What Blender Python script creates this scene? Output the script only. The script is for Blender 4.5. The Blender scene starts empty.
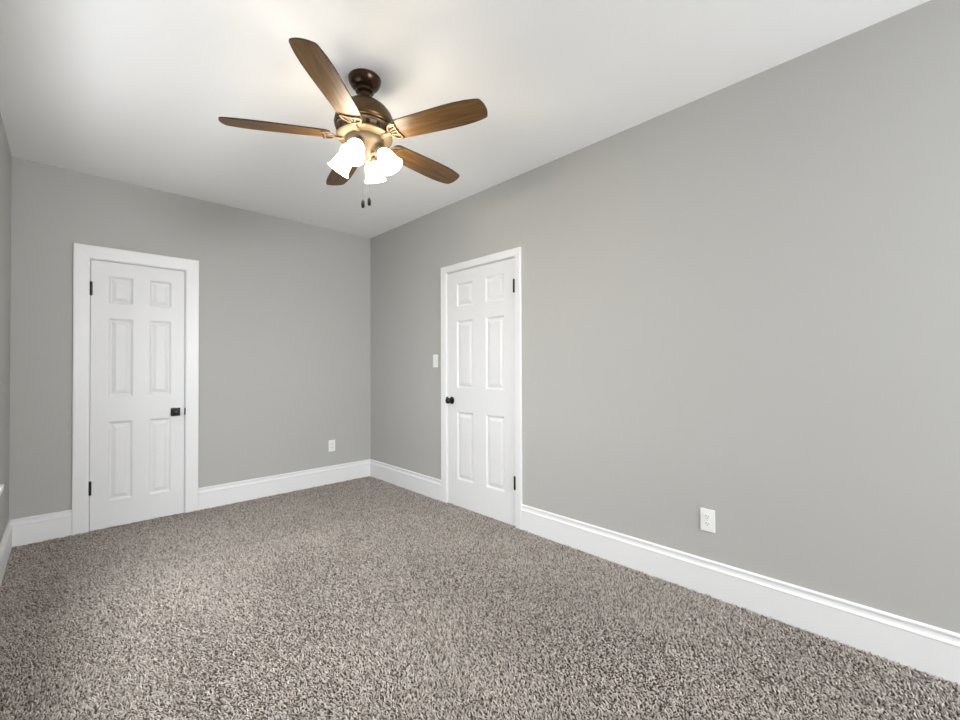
import bpy, bmesh, math, random
import numpy as np
from mathutils import Vector, Matrix

sc = bpy.context.scene
COL = sc.collection
PI = math.pi

# ------------------------------------------------------------------ camera
cam_d = bpy.data.cameras.new('camera')
cam = bpy.data.objects.new('camera', cam_d)
COL.objects.link(cam)
sc.camera = cam
FPX, CY, YAW, PITCH, ROLL = 430.34, 362.45, 0.7671, 0.0101, -0.0036
CAM = Vector((-2.4966, -4.3811, 1.22))
cam_d.sensor_fit = 'HORIZONTAL'
cam_d.sensor_width = 36.0
cam_d.lens = FPX / 960.0 * 36.0
cam_d.shift_y = (CY - 360.0) / 960.0
cam_d.clip_start = 0.02
_f = Vector((math.sin(YAW) * math.cos(PITCH), math.cos(YAW) * math.cos(PITCH), math.sin(PITCH)))
_r0 = Vector((math.cos(YAW), -math.sin(YAW), 0))
_u0 = _r0.cross(_f)
_r = _r0 * math.cos(ROLL) + _u0 * math.sin(ROLL)
_u = -_r0 * math.sin(ROLL) + _u0 * math.cos(ROLL)
m = Matrix((( _r.x, _u.x, -_f.x, CAM.x), (_r.y, _u.y, -_f.y, CAM.y), (_r.z, _u.z, -_f.z, CAM.z), (0, 0, 0, 1)))
cam.matrix_world = m

# ------------------------------------------------------------------ world, daylight, exposure
W = bpy.data.worlds.new('sky')
sc.world = W
W.use_nodes = True
bg = W.node_tree.nodes['Background']
bg.inputs['Color'].default_value = (0.96, 0.985, 1.0, 1)
bg.inputs['Strength'].default_value = 1.5

sc.view_settings.view_transform = 'Standard'
sc.view_settings.look = 'None'
sc.view_settings.gamma = 1.0
sc.view_settings.use_curve_mapping = False
sc.view_settings.exposure = 0.20
sc.cycles.use_denoising = True
sc.cycles.max_bounces = 12
sc.cycles.diffuse_bounces = 8

# room frame: back wall on y = 0, right wall on x = 0, left wall on x = -RW, wall behind the camera on y = -RL
RW, RL, RH, FZ = 2.77, 7.0, 2.686, -0.012
WIN1 = (-3.00, -1.29, 0.641, 1.95)          # left wall window opening: y0, y1, z0, z1
WIN2 = (-1.65, -0.25, 0.50, 2.30)          # unseen window added behind the camera for its light: x0, x1, z0, z1


def area_light(name, loc, rot, sx, sy, energy, color):
    d = bpy.data.lights.new(name, 'AREA')
    d.shape = 'RECTANGLE'
    d.size, d.size_y, d.energy, d.color = sx, sy, energy, color
    o = bpy.data.objects.new(name, d)
    o.location, o.rotation_euler = loc, rot
    COL.objects.link(o)
    return o


# daylight through the left window, added fill through the rear one (lamps stand outside the panes):
# sky and rear fill slant down, added low lamps slant up at the ceiling
E_LEFT_SKY, E_LEFT_CEIL_FILL, E_REAR_FILL, E_REAR_CEIL_FILL = 165, 90, 385, 105
DAY = (0.94, 0.972, 1.0)
_yl, _xr = (WIN1[0] + WIN1[1]) / 2, (WIN2[0] + WIN2[1]) / 2
area_light('sky_left', (-RW - 0.65, _yl, 2.05), (0, -PI / 2 + math.radians(32), 0), 1.3, 2.0, E_LEFT_SKY, DAY)
area_light('ceil_fill_left', (-RW - 0.75, _yl, -0.45), (0, PI - math.radians(8), 0), 1.0, 4.4, E_LEFT_CEIL_FILL, DAY)  # low lamp added to brighten the ceiling on the left side
area_light('fill_rear', (_xr, -RL - 0.65, 2.1), (PI / 2 - math.radians(30), 0, 0), 1.7, 1.5, E_REAR_FILL, DAY)  # fill lamp added outside the unseen rear window
area_light('ceil_fill_rear', (_xr, -RL - 0.80, 0.15), (PI / 2 + math.radians(38), 0, 0), 1.8, 1.1, E_REAR_CEIL_FILL, DAY)  # second added rear lamp, aimed up to lift the ceiling
SHADE_EMIT = 30.0


# ------------------------------------------------------------------ materials
def mat(name, color, rough=0.6, metal=0.0, spec=0.5):
    M = bpy.data.materials.new(name)
    M.use_nodes = True
    b = M.node_tree.nodes['Principled BSDF']
    b.inputs['Base Color'].default_value = (*color, 1)
    b.inputs['Roughness'].default_value = rough
    b.inputs['Metallic'].default_value = metal
    b.inputs['Specular IOR Level'].default_value = spec
    return M


def bump(M, scale, strength, dist=0.002, detail=3):
    nt = M.node_tree
    tc = nt.nodes.new('ShaderNodeTexCoord')
    n = nt.nodes.new('ShaderNodeTexNoise')
    n.inputs['Scale'].default_value = scale
    n.inputs['Detail'].default_value = detail
    b = nt.nodes.new('ShaderNodeBump')
    b.inputs['Strength'].default_value = strength
    b.inputs['Distance'].default_value = dist
    nt.links.new(tc.outputs['Object'], n.inputs['Vector'])
    nt.links.new(n.outputs['Fac'], b.inputs['Height'])
    nt.links.new(b.outputs['Normal'], nt.nodes['Principled BSDF'].inputs['Normal'])
    return M


M_wall = bump(mat('greige_wall_paint', (0.425, 0.421, 0.403), 0.75, 0, 0.25), 260, 0.12)
M_ceil = bump(mat('white_ceiling_paint', (0.93, 0.93, 0.93), 0.9, 0, 0.2), 180, 0.10)
M_trim = mat('white_trim_paint', (0.75, 0.75, 0.755), 0.38, 0, 0.45)
M_door = mat('white_door_paint', (0.72, 0.72, 0.725), 0.42, 0, 0.45)
M_black = mat('matte_black_metal', (0.010, 0.010, 0.010), 0.35, 0.3)
M_plate = mat('white_plate_plastic', (0.80, 0.80, 0.78), 0.3)
M_slot = mat('dark_slot', (0.03, 0.03, 0.03), 0.6)
M_screw = mat('plate_screw_metal', (0.62, 0.62, 0.60), 0.4, 0.5)
M_bronze = mat('dark_bronze', (0.045, 0.022, 0.012), 0.25, 0.7)
M_aged = mat('aged_bronze', (0.085, 0.048, 0.016), 0.34, 0.7)
M_gold = mat('antique_gold_bronze', (0.125, 0.085, 0.045), 0.5, 0.55)
M_tan = mat('tan_bronze_housing', (0.085, 0.060, 0.034), 0.55, 0.35)
M_fob = mat('dark_wood_fob', (0.010, 0.006, 0.004), 0.6, 0, 0.2)
M_chain = mat('beaded_chain_metal', (0.14, 0.12, 0.09), 0.6, 0.4)
M_back = mat('carpet_backing', (0.075, 0.062, 0.053), 0.95, 0, 0.0)
M_vinyl = mat('white_window_vinyl', (0.80, 0.80, 0.80), 0.35)

# wood of the fan blades: grain along the blade
M_wood = mat('walnut_blade_wood', (0.2, 0.1, 0.05), 0.42, 0, 0.35)
nt = M_wood.node_tree
tc = nt.nodes.new('ShaderNodeTexCoord')
mp = nt.nodes.new('ShaderNodeMapping')
mp.inputs['Scale'].default_value = (2.2, 26, 26)
ns = nt.nodes.new('ShaderNodeTexNoise')
ns.inputs['Scale'].default_value = 2.0
ns.inputs['Detail'].default_value = 5
ns.inputs['Distortion'].default_value = 0.8
rp = nt.nodes.new('ShaderNodeValToRGB')
rp.color_ramp.elements[0].position = 0.30
rp.color_ramp.elements[0].color = (0.052, 0.024, 0.005, 1)
rp.color_ramp.elements[1].position = 0.72
rp.color_ramp.elements[1].color = (0.185, 0.093, 0.024, 1)
nt.links.new(tc.outputs['Object'], mp.inputs['Vector'])
nt.links.new(mp.outputs['Vector'], ns.inputs['Vector'])
nt.links.new(ns.outputs['Fac'], rp.inputs['Fac'])
nt.links.new(rp.outputs['Color'], nt.nodes['Principled BSDF'].inputs['Base Color'])
M_edge = mat('dark_blade_edge', (0.022, 0.012, 0.006), 0.5)

# lit frosted glass shade: a lamp that gives off light
M_shade = mat('lit_frosted_glass', (0.9, 0.88, 0.82), 0.4)
_b = M_shade.node_tree.nodes['Principled BSDF']
_b.inputs['Emission Color'].default_value = (1.0, 0.89, 0.72, 1)
_b.inputs['Emission Strength'].default_value = SHADE_EMIT

# window glass
M_glass = bpy.data.materials.new('clear_window_glass')
M_glass.use_nodes = True
nt = M_glass.node_tree
nt.nodes.remove(nt.nodes['Principled BSDF'])
tr = nt.nodes.new('ShaderNodeBsdfTransparent')
gl = nt.nodes.new('ShaderNodeBsdfGlossy')
gl.inputs['Roughness'].default_value = 0.02
mx = nt.nodes.new('ShaderNodeMixShader')
mx.inputs['Fac'].default_value = 0.06
nt.links.new(tr.outputs[0], mx.inputs[1])
nt.links.new(gl.outputs[0], mx.inputs[2])
nt.links.new(mx.outputs[0], nt.nodes['Material Output'].inputs['Surface'])

# carpet yarn: colour per tuft
M_pile = mat('frieze_carpet_yarn', (0.3, 0.27, 0.25), 0.9, 0, 0.1)
nt = M_pile.node_tree
at = nt.nodes.new('ShaderNodeAttribute')
at.attribute_name = 'yarn'
nt.links.new(at.outputs['Color'], nt.nodes['Principled BSDF'].inputs['Base Color'])


# ------------------------------------------------------------------ helpers
def obj(name, bm, material, parent=None, smooth=False, bevel=0.0, segs=2):
    me = bpy.data.meshes.new(name)
    bmesh.ops.recalc_face_normals(bm, faces=bm.faces[:])
    bm.to_mesh(me)
    bm.free()
    if isinstance(material, (list, tuple)):
        for mm in material:
            me.materials.append(mm)
    else:
        me.materials.append(material)
    o = bpy.data.objects.new(name, me)
    COL.objects.link(o)
    if parent:
        o.parent = parent
    if smooth:
        for p in me.polygons:
            p.use_smooth = True
        me.set_sharp_from_angle(angle=math.radians(35))
    if bevel:
        md = o.modifiers.new('bevel', 'BEVEL')
        md.width, md.segments, md.limit_method = bevel, segs, 'ANGLE'
    return o


def empty(name, loc, rotz=0.0):
    o = bpy.data.objects.new(name, None)
    o.location, o.rotation_euler = loc, (0, 0, rotz)
    o.empty_display_size = 0.05
    COL.objects.link(o)
    return o


def tag(o, label=None, cat=None, group=None, kind=None):
    if label: o['label'] = label
    if cat: o['category'] = cat
    if group: o['group'] = group
    if kind: o['kind'] = kind
    return o


def box(bm, x0, x1, y0, y1, z0, z1):
    vs = [bm.verts.new((x, y, z)) for x in (x0, x1) for y in (y0, y1) for z in (z0, z1)]
    for q in ((0, 1, 3, 2), (4, 6, 7, 5), (0, 4, 5, 1), (2, 3, 7, 6), (0, 2, 6, 4), (1, 5, 7, 3)):
        bm.faces.new([vs[i] for i in q])
    return vs


def new(*boxes):
    bm = bmesh.new()
    for b in boxes:
        box(bm, *b)
    return bm


def lathe(bm, prof, seg=48, mtx=None, cap=True):
    """prof: list of (r, z); revolve about z."""
    rings = []
    for r, z in prof:
        if r < 1e-6:
            v = bm.verts.new((0, 0, z))
            rings.append([v])
        else:
            rings.append([bm.verts.new((r * math.cos(2 * PI * k / seg), r * math.sin(2 * PI * k / seg), z)) for k in range(seg)])
    for a, b in zip(rings, rings[1:]):
        for k in range(seg):
            l = (k + 1) % seg
            if len(a) == 1 and len(b) > 1:
                bm.faces.new((a[0], b[k], b[l]))
            elif len(b) == 1 and len(a) > 1:
                bm.faces.new((a[k], b[0], a[l]))
            elif len(a) > 1:
                bm.faces.new((a[k], b[k], b[l], a[l]))
    vs = [v for r in rings for v in r]
    if mtx is not None:
        bmesh.ops.transform(bm, matrix=mtx, verts=vs)
    return vs


def tube(bm, pts, rad, seg=8, flat=1.0):
    """swept tube through pts; rad a number or list; flat scales the thickness in the tube's own up direction."""
    pts = [Vector(p) for p in pts]
    n = len(pts)
    rads = rad if isinstance(rad, (list, tuple)) else [rad] * n
    rings = []
    for i, p in enumerate(pts):
        t = (pts[min(i + 1, n - 1)] - pts[max(i - 1, 0)]).normalized()
        up = Vector((0, 0, 1)) if abs(t.z) < 0.95 else Vector((1, 0, 0))
        a = t.cross(up).normalized()
        b = a.cross(t).normalized()
        rings.append([bm.verts.new(p + a * rads[i] * math.cos(2 * PI * k / seg) + b * rads[i] * flat * math.sin(2 * PI * k / seg)) for k in range(seg)])
    for a, b in zip(rings, rings[1:]):
        for k in range(seg):
            l = (k + 1) % seg
            bm.faces.new((a[k], b[k], b[l], a[l]))
    bm.faces.new(rings[0][::-1])
    bm.faces.new(rings[-1])
    return [v for r in rings for v in r]


def prism(bm, outline, h0, h1):
    """extrude a 2-D outline (x, y) from z = h0 to h1"""
    a = [bm.verts.new((x, y, h0)) for x, y in outline]
    b = [bm.verts.new((x, y, h1)) for x, y in outline]
    n = len(outline)
    bm.faces.new(a[::-1])
    bm.faces.new(b)
    for i in range(n):
        j = (i + 1) % n
        bm.faces.new((a[i], a[j], b[j], b[i]))
    return a + b


# ------------------------------------------------------------------ the room shell
TH = 0.14
D1 = dict(a=-2.362, b=-1.763, top=2.047)     # left door opening on the back wall (x range)
D2 = dict(a=-2.188, b=-1.368, top=2.067)     # right door opening on the right wall (y range)
JAMB = 0.018


def wall_with_hole(span0, span1, hole, depth_full=True, axis='x', face=0.0, sign=1, recess=None):
    """boxes of a wall whose room face is at `face`; hole = (s0, s1, z0, z1); sign = outward direction."""
    s0, s1, z0, z1 = hole
    out = []
    o0, o1 = (face, face + sign * TH)

    def add(a0, a1, b0, b1, p0=o0, p1=o1):
        p0, p1 = min(p0, p1), max(p0, p1)
        if axis == 'x':
            out.append((a0, a1, p0, p1, b0, b1))
        else:
            out.append((p0, p1, a0, a1, b0, b1))
    add(span0, s0, FZ, RH)
    add(s1, span1, FZ, RH)
    add(s0, s1, z1, RH)
    if z0 > FZ + 1e-4:
        add(s0, s1, FZ, z0)
    if recess:
        add(s0, s1, z0, z1, face + sign * recess, o1)
    return new(*out)


tag(obj('floor', new((-RW - TH, TH, -RL - TH, TH, FZ - 0.12, FZ)), M_back), 'carpet backing across the whole room floor', 'floor', kind='structure')
tag(obj('ceiling', new((-RW - TH, TH, -RL - TH, TH, RH, RH + 0.12)), M_ceil), 'flat white painted ceiling', 'ceiling', kind='structure')
tag(obj('wall_back', wall_with_hole(-RW, 0, (D1['a'] - JAMB, D1['b'] + JAMB, FZ, D1['top'] + JAMB), axis='x', face=0, sign=1, recess=0.07), M_wall),
    'greige back wall holding the narrow closet door', 'wall', kind='structure')
tag(obj('wall_right', wall_with_hole(-RL, 0, (D2['a'] - JAMB, D2['b'] + JAMB, FZ, D2['top'] + JAMB), axis='y', face=0, sign=1, recess=0.07), M_wall),
    'long greige right wall holding the wider door', 'wall', kind='structure')
tag(obj('wall_left', wall_with_hole(-RL, 0, WIN1, axis='y', face=-RW, sign=-1), M_wall),
    'greige left wall at the picture edge', 'wall', kind='structure')
tag(obj('wall_front', wall_with_hole(-RW - TH, TH, WIN2, axis='x', face=-RL, sign=-1), M_wall),
    'greige wall behind the camera', 'wall', kind='structure')

# baseboards: board with a moulded cap; profile (depth from wall, height)
BPROF = [(0, FZ), (0.016, FZ), (0.016, 0.132), (0.0175, 0.135), (0.0175, 0.139), (0.0130, 0.1425), (0.0100, 0.148),
         (0.0088, 0.156), (0.0090, 0.163), (0.0110, 0.168), (0.0115, 0.173), (0.0095, 0.1775), (0.005, 0.180), (0, 0.180)]


def baseboard(name, runs, place, label):
    bm = bmesh.new()
    for s0, s1 in runs:
        ra = [bm.verts.new(place(s0, d, z)) for d, z in BPROF]
        rb = [bm.verts.new(place(s1, d, z)) for d, z in BPROF]
        n = len(BPROF)
        bm.faces.new(ra)
        bm.faces.new(rb[::-1])
        for i in range(n):
            j = (i + 1) % n
            bm.faces.new((ra[i], rb[i], rb[j], ra[j]))
    return tag(obj(name, bm, M_trim), label, 'baseboard', kind='structure')


C1 = (-2.457, -1.664, 2.149)      # casing outer edges, left door
C2 = (-2.250, -1.290, 2.131)      # casing outer edges, right door
baseboard('baseboard_back', [(-RW, C1[0]), (C1[1], 0)], lambda s, d, z: (s, -d, z), 'white baseboard along the back wall')
baseboard('baseboard_right', [(-RL, C2[0]), (C2[1], -0.0176)], lambda s, d, z: (-d, s, z), 'white baseboard along the right wall')
baseboard('baseboard_left', [(-RL, -0.0176)], lambda s, d, z: (-RW + d, s, z), 'white baseboard along the left wall')
baseboard('baseboard_front', [(-RW + 0.0176, -0.0176)], lambda s, d, z: (s, -RL + d, z), 'white baseboard behind the camera')


# ------------------------------------------------------------------ doors
def door_slab_bm(w, z0, z1, panels):
    """front face at y = 0 facing -y, x from 0 to w; panels: (x0, x1, z0, z1)"""
    bm = bmesh.new()
    xs = sorted({0, w, *[p[0] for p in panels], *[p[1] for p in panels]})
    zs = sorted({z0, z1, *[p[2] for p in panels], *[p[3] for p in panels]})
    grid = [[bm.verts.new((x, 0, z)) for z in zs] for x in xs]
    pf = []
    for i in range(len(xs) - 1):
        for j in range(len(zs) - 1):
            f = bm.faces.new((grid[i][j], grid[i + 1][j], grid[i + 1][j + 1], grid[i][j + 1]))
            cx_, cz_ = (xs[i] + xs[i + 1]) / 2, (zs[j] + zs[j + 1]) / 2
            if any(p[0] < cx_ < p[1] and p[2] < cz_ < p[3] for p in panels):
                pf.append(f)
    bm.normal_update()
    for th, dp in ((0.003, -0.002), (0.010, -0.008), (0.007, -0.001), (0.024, 0.0075), (0.002, 0.0005)):
        bmesh.ops.inset_individual(bm, faces=pf, thickness=th, depth=dp, use_even_offset=True)
    # body behind the face
    T = 0.035
    b = [bm.verts.new(p) for p in ((0, T, z0), (w, T, z0), (w, T, z1), (0, T, z1))]
    bm.faces.new(b[::-1])
    low = [grid[i][0] for i in range(len(xs))]
    top = [grid[i][-1] for i in range(len(xs))]
    lef = grid[0]
    rig = grid[-1]
    bm.faces.new([b[0], b[1]] + low[::-1])
    bm.faces.new([b[3], b[2]] + top[::-1])
    bm.faces.new([b[0], b[3]] + lef[::-1])
    bm.faces.new([b[1], b[2]] + rig[::-1])
    return bm


def build_door(name, loc, rotz, w, top, casing, panels, hinge_x, hinge_z, knob_x, knob_z, square, label, knob_label):
    """local frame: wall face on y = 0, room at -y, opening from x = 0 to w"""
    r = empty(name, loc, rotz)
    tag(r, label, 'door', kind='structure')
    g = 0.003
    s = obj('door_slab', door_slab_bm(w - 2 * g, FZ + 0.003, top - 0.004, panels), M_door, r, bevel=0.0)
    s.location = (g, 0.003, 0)
    # jamb and stop
    obj('door_jamb', new((-JAMB, 0, 0, 0.07, FZ, top + JAMB), (w, w + JAMB, 0, 0.07, FZ, top + JAMB), (0, w, 0, 0.07, top, top + JAMB),
                         (0, 0.012, 0.0385, 0.07, FZ, top), (w - 0.012, w, 0.0385, 0.07, FZ, top), (0.012, w - 0.012, 0.0385, 0.07, top - 0.012, top)), M_trim, r)
    # mitred casing: one frame with a shallow profile
    l, rr, ct = casing
    rv = 0.004
    pr = [(0.0, 0.0), (0.0, 0.013), (0.12, 0.015), (0.80, 0.018), (0.96, 0.018), (1.0, 0.015), (1.0, 0.0)]   # (fraction inner to outer, thickness)
    bm = bmesh.new()
    rings = []
    for fr, th in pr:
        xl = -rv + (l + rv) * fr
        xr = w + rv + (rr - w - rv) * fr
        zt = top + rv + (ct - top - rv) * fr
        rings.append([bm.verts.new(p) for p in ((xl, -th, FZ), (xl, -th, zt), (xr, -th, zt), (xr, -th, FZ))])
    for a, b in zip(rings, rings[1:]):
        for k in range(3):
            bm.faces.new((a[k], a[k + 1], b[k + 1], b[k]))
    for k in range(3):
        bm.faces.new((rings[-1][k], rings[-1][k + 1], rings[0][k + 1], rings[0][k]))
    bm.faces.new([q[0] for q in rings])
    bm.faces.new([q[3] for q in rings])
    obj('door_casing', bm, M_trim, r, bevel=0.0015)
    for hz in hinge_z:
        bm = bmesh.new()
        for k in range(5):
            lathe(bm, [(0, -0.0098), (0.0082, -0.0098), (0.0082, 0.0098), (0, 0.0098)], 16, Matrix.Translation((hinge_x, -0.013, hz - 0.04 + 0.02 * k)))
        lathe(bm, [(0, 0), (0.0045, 0), (0.004, 0.004), (0, 0.0055)], 12, Matrix.Translation((hinge_x, -0.013, hz + 0.0498)))
        lathe(bm, [(0, -0.0055), (0.004, -0.004), (0.0045, 0), (0, 0)], 12, Matrix.Translation((hinge_x, -0.013, hz - 0.0498)))
        h = obj('hinge', bm, M_black, r, smooth=True)
        h['label'] = 'black hinge barrel'
    # knob: rose part, knob sub-part
    bm = bmesh.new()
    rot = Matrix.Translation((knob_x, 0.003, knob_z)) @ Matrix.Rotation(PI / 2, 4, 'X')
    if square:
        box(bm, knob_x - 0.033, knob_x + 0.033, -0.006, 0.003, knob_z - 0.034, knob_z + 0.034)
        ro = obj('knob_rose', bm, M_black, r, bevel=0.002)
    else:
        lathe(bm, [(0, 0), (0.033, 0), (0.033, 0.004), (0.029, 0.008), (0.018, 0.010), (0, 0.010)], 40, rot)
        ro = obj('knob_rose', bm, M_black, r, smooth=True)
    ro['label'] = knob_label
    bm = bmesh.new()
    kn = [(0, 0.005), (0.0125, 0.006), (0.0115, 0.014), (0.011, 0.026), (0.016, 0.032), (0.0235, 0.037), (0.0268, 0.044),
          (0.0268, 0.050), (0.0245, 0.057), (0.019, 0.0615), (0.010, 0.063), (0, 0.0634)]
    lathe(bm, kn, 40, rot)
    obj('knob', bm, M_black, ro, smooth=True)
    # latch strike on the jamb opposite the hinges
    ex = w if knob_x > w / 2 else 0.0
    sgn = -1 if ex > 0 else 1
    sp = obj('strike_plate', new((min(ex, ex + sgn * 0.0025), max(ex, ex + sgn * 0.0025), -0.0012, 0.032, knob_z - 0.029, knob_z + 0.029),
                                 (min(ex - sgn * 0.0035, ex + sgn * 0.0025), max(ex - sgn * 0.0035, ex + sgn * 0.0025), -0.0172, -0.0012, knob_z - 0.029, knob_z + 0.029)), M_black, r)
    sp['label'] = 'black latch strike plate'
    return r


w1 = D1['b'] - D1['a']
rows1 = ((0.195, 0.805), (1.000, 1.606), (1.722, 1.934))
pan1 = [(a - D1['a'] - 0.003, b - D1['a'] - 0.003, z0, z1) for a, b in ((-2.256, -2.108), (-2.004, -1.858)) for z0, z1 in rows1]
build_door('door_1', (D1['a'], 0, 0), 0, w1, D1['top'], (C1[0] - D1['a'], C1[1] - D1['a'], C1[2]), pan1, 0.004, (0.316, 1.823),
           -1.828 - D1['a'], 0.851, True, 'narrow white six-panel door in the back wall, square black knob plate', 'square black knob plate')
w2 = D2['b'] - D2['a']
rows2 = ((0.230, 0.825), (1.034, 1.629), (1.752, 1.958))
# seen from the room the right wall runs from y = -1.368 (left) to y = -2.188 (right): local x = -1.368 - y
pan2 = [(a - 0.003, b - 0.003, z0, z1) for a, b in ((0.127, 0.335), (0.489, 0.697)) for z0, z1 in rows2]
build_door('door_2', (0, D2['b'], 0), -PI / 2, w2, D2['top'], (D2['b'] - C2[1], D2['b'] - C2[0], C2[2]), pan2, w2 - 0.005, (0.328, 1.843),
           0.057, 0.920, False, 'wider white six-panel door in the right wall, round black knob', 'round black knob plate')


# ------------------------------------------------------------------ windows
def build_window(name, loc, rotz, w, z0, z1, label):
    """local: wall face y = 0, room at -y, opening x 0..w; outside at +y"""
    r = empty(name, loc, rotz)
    tag(r, label, 'window', kind='structure')
    cs = 0.075
    obj('window_casing', new((-cs, 0, -0.018, 0, z0, z1 + cs), (w, w + cs, -0.018, 0, z0, z1 + cs), (0, w, -0.018, 0, z1, z1 + cs)), M_trim, r, bevel=0.003)
    obj('window_sill', new((-cs - 0.048, w + cs + 0.048, -0.055, 0, z0 - 0.026, z0), (0, w, 0, 0.06, z0 - 0.0, z0 + 0.004)), M_trim, r, bevel=0.004)
    obj('window_apron', new((-cs, w + cs, -0.016, 0, z0 - 0.105, z0 - 0.026)), M_trim, r, bevel=0.003)
    f0, f1 = 0.06, 0.12
    fr = obj('window_frame', new((0, 0.045, f0, f1, z0, z1), (w - 0.045, w, f0, f1, z0, z1), (0.045, w - 0.045, f0, f1, z1 - 0.045, z1),
                                 (0.045, w - 0.045, f0, f1, z0, z0 + 0.045), (w / 2 - 0.03, w / 2 + 0.03, f0, f1, z0 + 0.045, z1 - 0.045)), M_vinyl, r, bevel=0.002)
    zm = (z0 + z1) / 2
    for a, b in ((0.045, w / 2 - 0.03), (w / 2 + 0.03, w - 0.045)):
        obj('sash_rail', new((a, b, 0.072, 0.108, zm - 0.02, zm + 0.02)), M_vinyl, r, bevel=0.002)
        for c, d in ((z0 + 0.045, zm - 0.02), (zm + 0.02, z1 - 0.045)):
            obj('pane', new((a, b, 0.088, 0.092, c, d)), M_glass, fr)
    return r


# left wall: seen from the room, local x runs along +y
build_window('window_1', (-RW, WIN1[0], 0), PI / 2, WIN1[1] - WIN1[0], WIN1[2], WIN1[3], 'white sill corner of the window at the left picture edge')
build_window('added_window', (WIN2[1], -RL, 0), PI, WIN2[1] - WIN2[0], WIN2[2], WIN2[3], 'unseen white window added behind the camera to let in light')  # unseen window, added as a second way in for light


# ------------------------------------------------------------------ outlets and switch
def plate_bm(w, h, holes=True):
    bm = new((-w / 2, w / 2, -0.0055, 0, -h / 2, h / 2))
    return bm


def build_outlet(loc, rotz, label, group=None):
    r = empty('wall_outlet', loc, rotz)
    tag(r, label, 'outlet', group)
    obj('cover_plate', plate_bm(0.073, 0.120), M_plate, r, bevel=0.003, segs=3)
    for dz in (0.0195, -0.0195):
        bm = bmesh.new()
        n = 28
        ol = []
        for k in range(n):
            t = 2 * PI * k / n
            ol.append((0.0168 * math.cos(t), max(-0.0125, min(0.0125, 0.0168 * math.sin(t)))))
        vs = prism(bm, ol, 0, 0.0024)
        bmesh.ops.transform(bm, matrix=Matrix.Translation((0, -0.0053, dz)) @ Matrix.Rotation(PI / 2, 4, 'X'), verts=vs)
        f = obj('receptacle', bm, M_plate, r)
        for sx, sh in ((-0.0064, 0.0085), (0.0064, 0.0068)):
            obj('slot', new((sx - 0.0013, sx + 0.0013, -0.0080, -0.0076, dz + 0.004 - sh / 2, dz + 0.004 + sh / 2)), M_slot, f)
        bm = bmesh.new()
        lathe(bm, [(0, 0), (0.0026, 0), (0.0026, 0.0004), (0, 0.0004)], 14, Matrix.Translation((0, -0.0076, dz - 0.0065)) @ Matrix.Rotation(PI / 2, 4, 'X'))
        obj('ground_hole', bm, M_slot, f)
    bm = bmesh.new()
    lathe(bm, [(0, 0), (0.0032, 0), (0.0028, 0.0012), (0, 0.0015)], 16, Matrix.Translation((0, -0.0055, 0)) @ Matrix.Rotation(PI / 2, 4, 'X'))
    obj('screw', bm, M_screw, r, smooth=True)
    return r


build_outlet((-0.459, 0, 0.391), 0, 'white duplex outlet low on the back wall near the corner')
build_outlet((0, -3.556, 0.390), -PI / 2, 'white duplex outlet low on the right wall above the baseboard')
r = empty('light_switch', (0, -1.197, 1.276), -PI / 2)
tag(r, 'white toggle light switch on the right wall beside the door', 'light switch')
obj('cover_plate', plate_bm(0.074, 0.120), M_plate, r, bevel=0.003, segs=3)
bm = new((-0.0055, 0.0055, -0.0075, -0.0054, -0.0125, 0.0125))
t_ = box(bm, -0.0042, 0.0042, -0.018, -0.0060, -0.0035, 0.0035)
bmesh.ops.transform(bm, matrix=Matrix.Translation((0, -0.006, 0)) @ Matrix.Rotation(math.radians(-22), 4, 'X') @ Matrix.Translation((0, 0.006, 0)), verts=t_)
obj('toggle', bm, M_plate, r, bevel=0.0008)
for dz in (0.030, -0.030):
    bm = bmesh.new()
    lathe(bm, [(0, 0), (0.0032, 0), (0.0028, 0.0012), (0, 0.0015)], 16, Matrix.Translation((0, -0.0055, dz)) @ Matrix.Rotation(PI / 2, 4, 'X'))
    obj('screw', bm, M_screw, r, smooth=True)


# ------------------------------------------------------------------ ceiling fan
FAN = (-1.406, -2.413)
fan = empty('ceiling_fan', (FAN[0], FAN[1], RH))
tag(fan, 'dark bronze five-blade ceiling fan with four lit white glass shades', 'ceiling fan')
Z = lambda z: z - RH          # world height to fan-local


def lpart(name, prof, material, parent=fan, seg=56):
    bm = bmesh.new()
    lathe(bm, [(r_, Z(z_)) for r_, z_ in prof], seg)
    return obj(name, bm, material, parent, smooth=True)


lpart('canopy', [(0, RH), (0.079, RH), (0.082, RH - 0.005), (0.0805, RH - 0.012), (0.0785, RH - 0.022), (0.0700, RH - 0.037), (0.060, RH - 0.048),
                 (0.047, RH - 0.055), (0, RH - 0.057)], M_bronze)
lpart('downrod', [(0, 2.632), (0.044, 2.631), (0.0465, 2.624), (0.0445, 2.615), (0.030, 2.608), (0.028, 2.590), (0.036, 2.583), (0.045, 2.575), (0.046, 2.562), (0, 2.562)], M_bronze)
lpart('motor_housing', [(0, 2.566), (0.046, 2.566), (0.060, 2.562), (0.088, 2.548), (0.113, 2.528), (0.133, 2.502), (0.145, 2.472), (0.150, 2.446),
                        (0.147, 2.440), (0.147, 2.434), (0.140, 2.430), (0, 2.428)], M_aged)
band = lpart('motor_band', [(0, 2.428), (0.138, 2.428), (0.142, 2.424), (0.142, 2.420), (0.134, 2.416), (0.130, 2.406), (0.130, 2.396), (0.134, 2.390), (0.138, 2.386),
                            (0.138, 2.380), (0.128, 2.374), (0.100, 2.370), (0, 2.370)], M_gold)
fin = obj('vent_fin', new((0.1285, 0.1335, -0.0085, 0.0085, Z(2.394), Z(2.413))), M_bronze, band)
for k in range(1, 16):
    c = fin.copy()
    COL.objects.link(c)
    c.parent = band
    c.rotation_euler = (0, 0, 2 * PI * k / 16)

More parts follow.
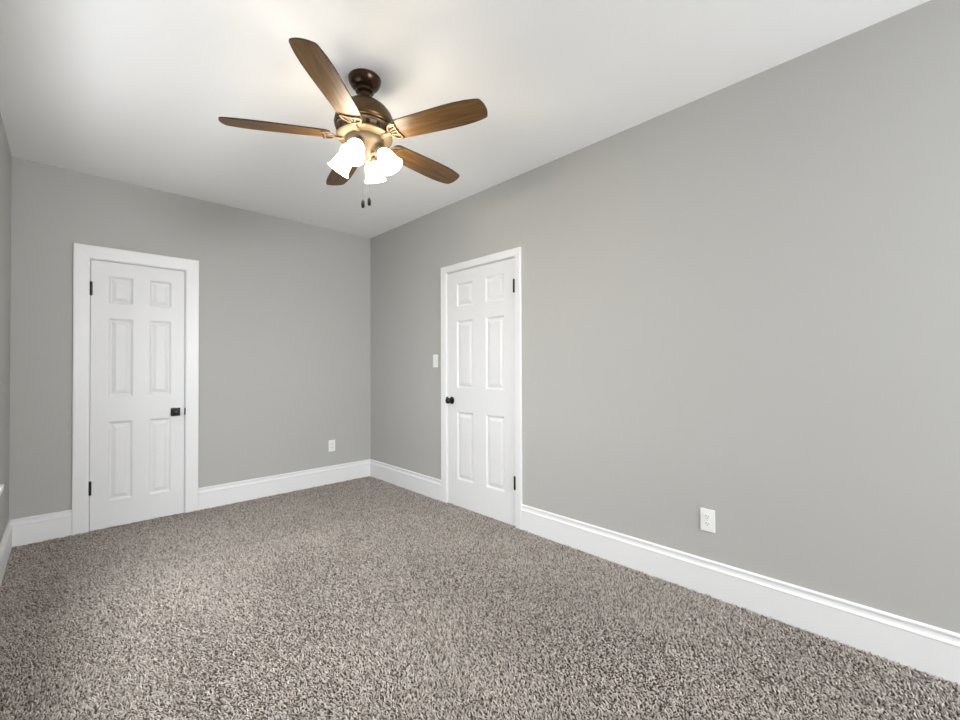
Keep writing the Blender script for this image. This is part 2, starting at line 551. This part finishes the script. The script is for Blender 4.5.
# blades with their openwork brackets
BZ = 2.385
BL = [(0.164, 0.034), (0.169, 0.048), (0.186, 0.0580), (0.26, 0.0615), (0.36, 0.0655), (0.46, 0.0690), (0.53, 0.0690), (0.580, 0.0655), (0.615, 0.0605),
      (0.6385, 0.0555), (0.6460, 0.0525), (0.6515, 0.0470), (0.6575, 0.0320), (0.6615, 0.0160), (0.6625, 0.0)]


def blade_bm():
    bm = bmesh.new()
    ol = [(x, y) for x, y in BL] + [(x, -y) for x, y in reversed(BL[:-1])]
    prism(bm, ol, -0.003, 0.003)
    bm.normal_update()
    for f in bm.faces:
        if abs(f.normal.z) < 0.5:
            f.material_index = 1
    return bm


def bracket_bm():
    """arm from the motor to an openwork fan-shaped plate under the blade root"""
    bm = bmesh.new()
    zb = -0.0075
    # arm
    tube(bm, [(0.098, 0, -0.012), (0.120, 0, -0.016), (0.140, 0, -0.014), (0.156, 0, -0.009)], [0.017, 0.014, 0.0115, 0.012], 12, 0.5)
    # rim: two curved side bars and a scalloped outer bar
    for s in (1, -1):
        tube(bm, [(0.1440, s * 0.004, zb), (0.1536, s * 0.024, zb), (0.1664, s * 0.042, zb), (0.1840, s * 0.0500, zb), (0.2032, s * 0.0480, zb)], [0.006, 0.0055, 0.005, 0.005, 0.006], 8, 0.7)
        tube(bm, [(0.1456, 0, zb), (0.1632, s * 0.012, zb), (0.1968, s * 0.024, zb)], 0.0042, 8, 0.7)
        tube(bm, [(0.2032, s * 0.048, zb), (0.1960, s * 0.036, zb), (0.1976, s * 0.024, zb), (0.1920, s * 0.012, zb), (0.1952, 0, zb)], 0.0050, 8, 0.7)
    tube(bm, [(0.1456, 0, zb), (0.1952, 0, zb)], 0.0042, 8, 0.7)
    for x, y in ((0.2000, 0.046), (0.2000, -0.046), (0.1952, 0.0)):
        lathe(bm, [(0, -0.006), (0.005, -0.005), (0.0075, -0.001), (0.0075, 0.004), (0, 0.004)], 14, Matrix.Translation((x, y, zb)))
    return bm


PITCH_B = math.radians(-12)
first = None
for k in range(5):
    ang = math.radians(5.55 + 72 * k)
    if first is None:
        b = obj('blade', blade_bm(), [M_wood, M_edge], fan)
        br = obj('blade_bracket', bracket_bm(), M_gold, b, smooth=True)
        first = (b, br)
    else:
        b = first[0].copy()
        br = first[1].copy()
        COL.objects.link(b)
        COL.objects.link(br)
        b.parent = fan
        br.parent = b
    b.location = (0, 0, Z(BZ))
    b.rotation_mode = 'XYZ'
    b.rotation_euler = (PITCH_B, 0, ang)

# lower housing and light kit
lpart('switch_housing', [(0, 2.378), (0.090, 2.378), (0.098, 2.372), (0.097, 2.360), (0.086, 2.346), (0.068, 2.332), (0.048, 2.324), (0.039, 2.313), (0.036, 2.298),
                         (0.029, 2.285), (0.019, 2.275), (0.012, 2.268), (0.010, 2.262), (0.006, 2.258), (0, 2.257)], M_tan)
SH = [(0.0235, 0.000), (0.0255, -0.006), (0.031, -0.014), (0.0395, -0.028), (0.0445, -0.046), (0.0465, -0.064), (0.0485, -0.082), (0.053, -0.097), (0.0605, -0.110),
      (0.0585, -0.1095), (0.051, -0.096), (0.0465, -0.082), (0.0445, -0.064), (0.0425, -0.046), (0.0375, -0.029), (0.029, -0.015), (0.022, -0.006), (0.021, 0.0)]
TILT = math.radians(34)
for k in range(4):
    a = math.radians(-142 + 90 * k)
    ca, sa = math.cos(a), math.sin(a)
    bm = bmesh.new()
    P = lambda r_, z_: (r_ * ca, r_ * sa, Z(z_))
    tube(bm, [P(0.030, 2.302), P(0.046, 2.300), P(0.060, 2.305), P(0.069, 2.318), P(0.076, 2.326)], [0.0085, 0.0075, 0.007, 0.0075, 0.009], 12)
    arm = obj('light_arm', bm, M_gold, fan, smooth=True)
    base = Matrix.Translation(P(0.077, 2.328)) @ Matrix.Rotation(a, 4, 'Z') @ Matrix.Rotation(-TILT, 4, 'Y')
    bm = bmesh.new()
    lathe(bm, [(0, 0.006), (0.012, 0.005), (0.022, -0.002), (0.0275, -0.012), (0.0275, -0.024), (0, -0.024)], 32, base)
    obj('socket_cup', bm, M_gold, arm, smooth=True)
    bm = bmesh.new()
    lathe(bm, [(r_ * 0.95, z_ * 0.95) for r_, z_ in SH], 40, base @ Matrix.Translation((0, 0, -0.018)))
    sh = obj('glass_shade', bm, M_shade, fan, smooth=True)
    sh['label'] = 'lit white bell-shaped glass shade'
    bm = bmesh.new()
    lathe(bm, [(0, -0.024), (0.013, -0.026), (0.014, -0.045), (0.024, -0.066), (0.028, -0.084), (0.024, -0.100), (0.013, -0.110), (0, -0.112)], 24, base)
    obj('bulb', bm, M_shade, sh, smooth=True)

for (dx, dy, zf) in ((-0.004, 0.012, 2.050), (0.022, -0.005, 2.064)):
    bm = bmesh.new()
    tube(bm, [(dx, dy, Z(2.285)), (dx, dy, Z(zf + 0.017))], 0.0006, 6)
    pc = obj('pull_chain', bm, M_chain, fan)
    bm = bmesh.new()
    lathe(bm, [(0, 0.021), (0.004, 0.020), (0.0075, 0.013), (0.0090, 0.0), (0.0085, -0.013), (0.0055, -0.020), (0, -0.021)], 20, Matrix.Translation((dx, dy, Z(zf))))
    f = obj('chain_fob', bm, M_fob, pc, smooth=True)
    f['label'] = 'dark wooden pull fob'


# ------------------------------------------------------------------ carpet pile: twisted tufts over the whole floor, one uncountable stuff
def noise2(x, y, cell, seed):
    rg = np.random.default_rng(seed)
    g = rg.random((64, 64))
    u, v = x / cell + 100.3, y / cell + 100.7
    i, j = np.floor(u).astype(int), np.floor(v).astype(int)
    fu, fv = u - i, v - j
    fu, fv = fu * fu * (3 - 2 * fu), fv * fv * (3 - 2 * fv)
    a = g[i % 64, j % 64]; b_ = g[(i + 1) % 64, j % 64]; c_ = g[i % 64, (j + 1) % 64]; d_ = g[(i + 1) % 64, (j + 1) % 64]
    return (a * (1 - fu) + b_ * fu) * (1 - fv) + (c_ * (1 - fu) + d_ * fu) * fv


def carpet():
    rg = np.random.default_rng(7)
    sp = 0.0070
    xs = np.arange(-RW + 0.019, -0.003, sp)
    ys = np.arange(-5.0, -0.003, sp)
    X, Y = np.meshgrid(xs, ys)
    X = X.ravel() + rg.uniform(-0.6, 0.6, X.size) * sp
    Y = Y.ravel() + rg.uniform(-0.6, 0.6, Y.size) * sp
    # the pile runs up to the door slabs and stops at baseboards and casings
    at1 = (X > D1['a'] + 0.006) & (X < D1['b'] - 0.006) & (Y < -0.003)
    at2 = (Y > D2['a'] + 0.006) & (Y < D2['b'] - 0.006) & (X < -0.003)
    keep = ((Y < -0.0185) | at1) & ((X < -0.0185) | at2) & (X > -RW + 0.0185)
    X, Y = X[keep], Y[keep]
    at1 = (X > D1['a'] + 0.012) & (X < D1['b'] - 0.012)
    at2 = (Y > D2['a'] + 0.012) & (Y < D2['b'] - 0.012)
    n = X.size
    lowf = noise2(X, Y, 0.55, 1) * 0.6 + noise2(X, Y, 0.22, 2) * 0.4
    th = 2 * PI * (noise2(X, Y, 0.60, 3) * 0.7) + rg.normal(0, 1.25, n)
    L = rg.uniform(0.011, 0.0185, n) * (0.9 + 0.25 * (noise2(X, Y, 0.03, 4) - 0.5))
    lean = np.clip(rg.normal(0.85, 0.25, n), 0.25, 1.25)
    dx, dy = np.cos(th), np.sin(th)
    rad = rg.uniform(0.0020, 0.0031, n)
    K, S = 4, 4                                     # rings, sides
    ts = (0.0, 0.4, 0.78, 1.0)
    rs = (0.75, 1.0, 0.85, 0.30)
    V = np.zeros((n, K, S, 3), np.float32)
    ph = rg.uniform(0, 2 * PI, n)
    for k in range(K):
        t = ts[k]
        off = L * np.sin(lean) * t ** 1.4
        hz = L * np.cos(lean) * (t * 1.35 - 0.35 * t * t)
        for s in range(S):
            a = ph + 2 * PI * s / S + t * 1.2
            r_ = rad * rs[k]
            V[:, k, s, 0] = X + dx * off + np.cos(a) * r_ * 1.0
            V[:, k, s, 1] = Y + dy * off + np.sin(a) * r_ * 1.0
            V[:, k, s, 2] = FZ - 0.001 + hz + (0.25 * r_ * np.cos(a - th) * -np.sin(lean))
    V[..., 0] = np.clip(V[..., 0], -RW + 0.0165, np.where(at2, 0.001, -0.0165)[:, None, None])
    V[..., 1] = np.minimum(V[..., 1], np.where(at1, 0.001, -0.0165)[:, None, None])
    base = (np.arange(n) * K * S)[:, None]
    q = []
    for k in range(K - 1):
        for s in range(S):
            l = (s + 1) % S
            q.append([k * S + s, k * S + l, (k + 1) * S + l, (k + 1) * S + s])
    q.append([(K - 1) * S + s for s in range(S)])
    q = np.array(q)
    F = (base[:, None, :] + q[None]).reshape(-1, 4).astype(np.int32)
    nv, nf = n * K * S, len(F)
    me = bpy.data.meshes.new('carpet_pile')
    me.vertices.add(nv)
    me.vertices.foreach_set('co', V.reshape(-1))
    me.loops.add(nf * 4)
    me.loops.foreach_set('vertex_index', F.ravel())
    me.polygons.add(nf)
    me.polygons.foreach_set('loop_start', np.arange(0, nf * 4, 4, dtype=np.int32))
    me.polygons.foreach_set('use_smooth', np.ones(nf, bool))
    me.update(calc_edges=True)
    pal = np.array([(0.440, 0.395, 0.365), (0.580, 0.530, 0.500), (0.735, 0.684, 0.656), (0.225, 0.194, 0.174), (0.525, 0.480, 0.455)])
    ci = rg.choice(5, n, p=[0.23, 0.25, 0.19, 0.16, 0.17])
    c = pal[ci] * 0.78 * np.array((1.0, 0.98, 0.945)) * rg.uniform(0.85, 1.12, n)[:, None] * (0.90 + 0.22 * lowf)[:, None]
    c4 = np.ones((n, K * S, 4), np.float32)
    c4[:, :, :3] = c[:, None, :]
    a_ = me.attributes.new('yarn', 'FLOAT_COLOR', 'POINT')
    a_.data.foreach_set('color', c4.reshape(-1))
    me.materials.append(M_pile)
    o = bpy.data.objects.new('carpet_pile', me)
    COL.objects.link(o)
    return tag(o, 'mottled taupe grey frieze carpet pile covering the floor', 'carpet', kind='stuff')


carpet()
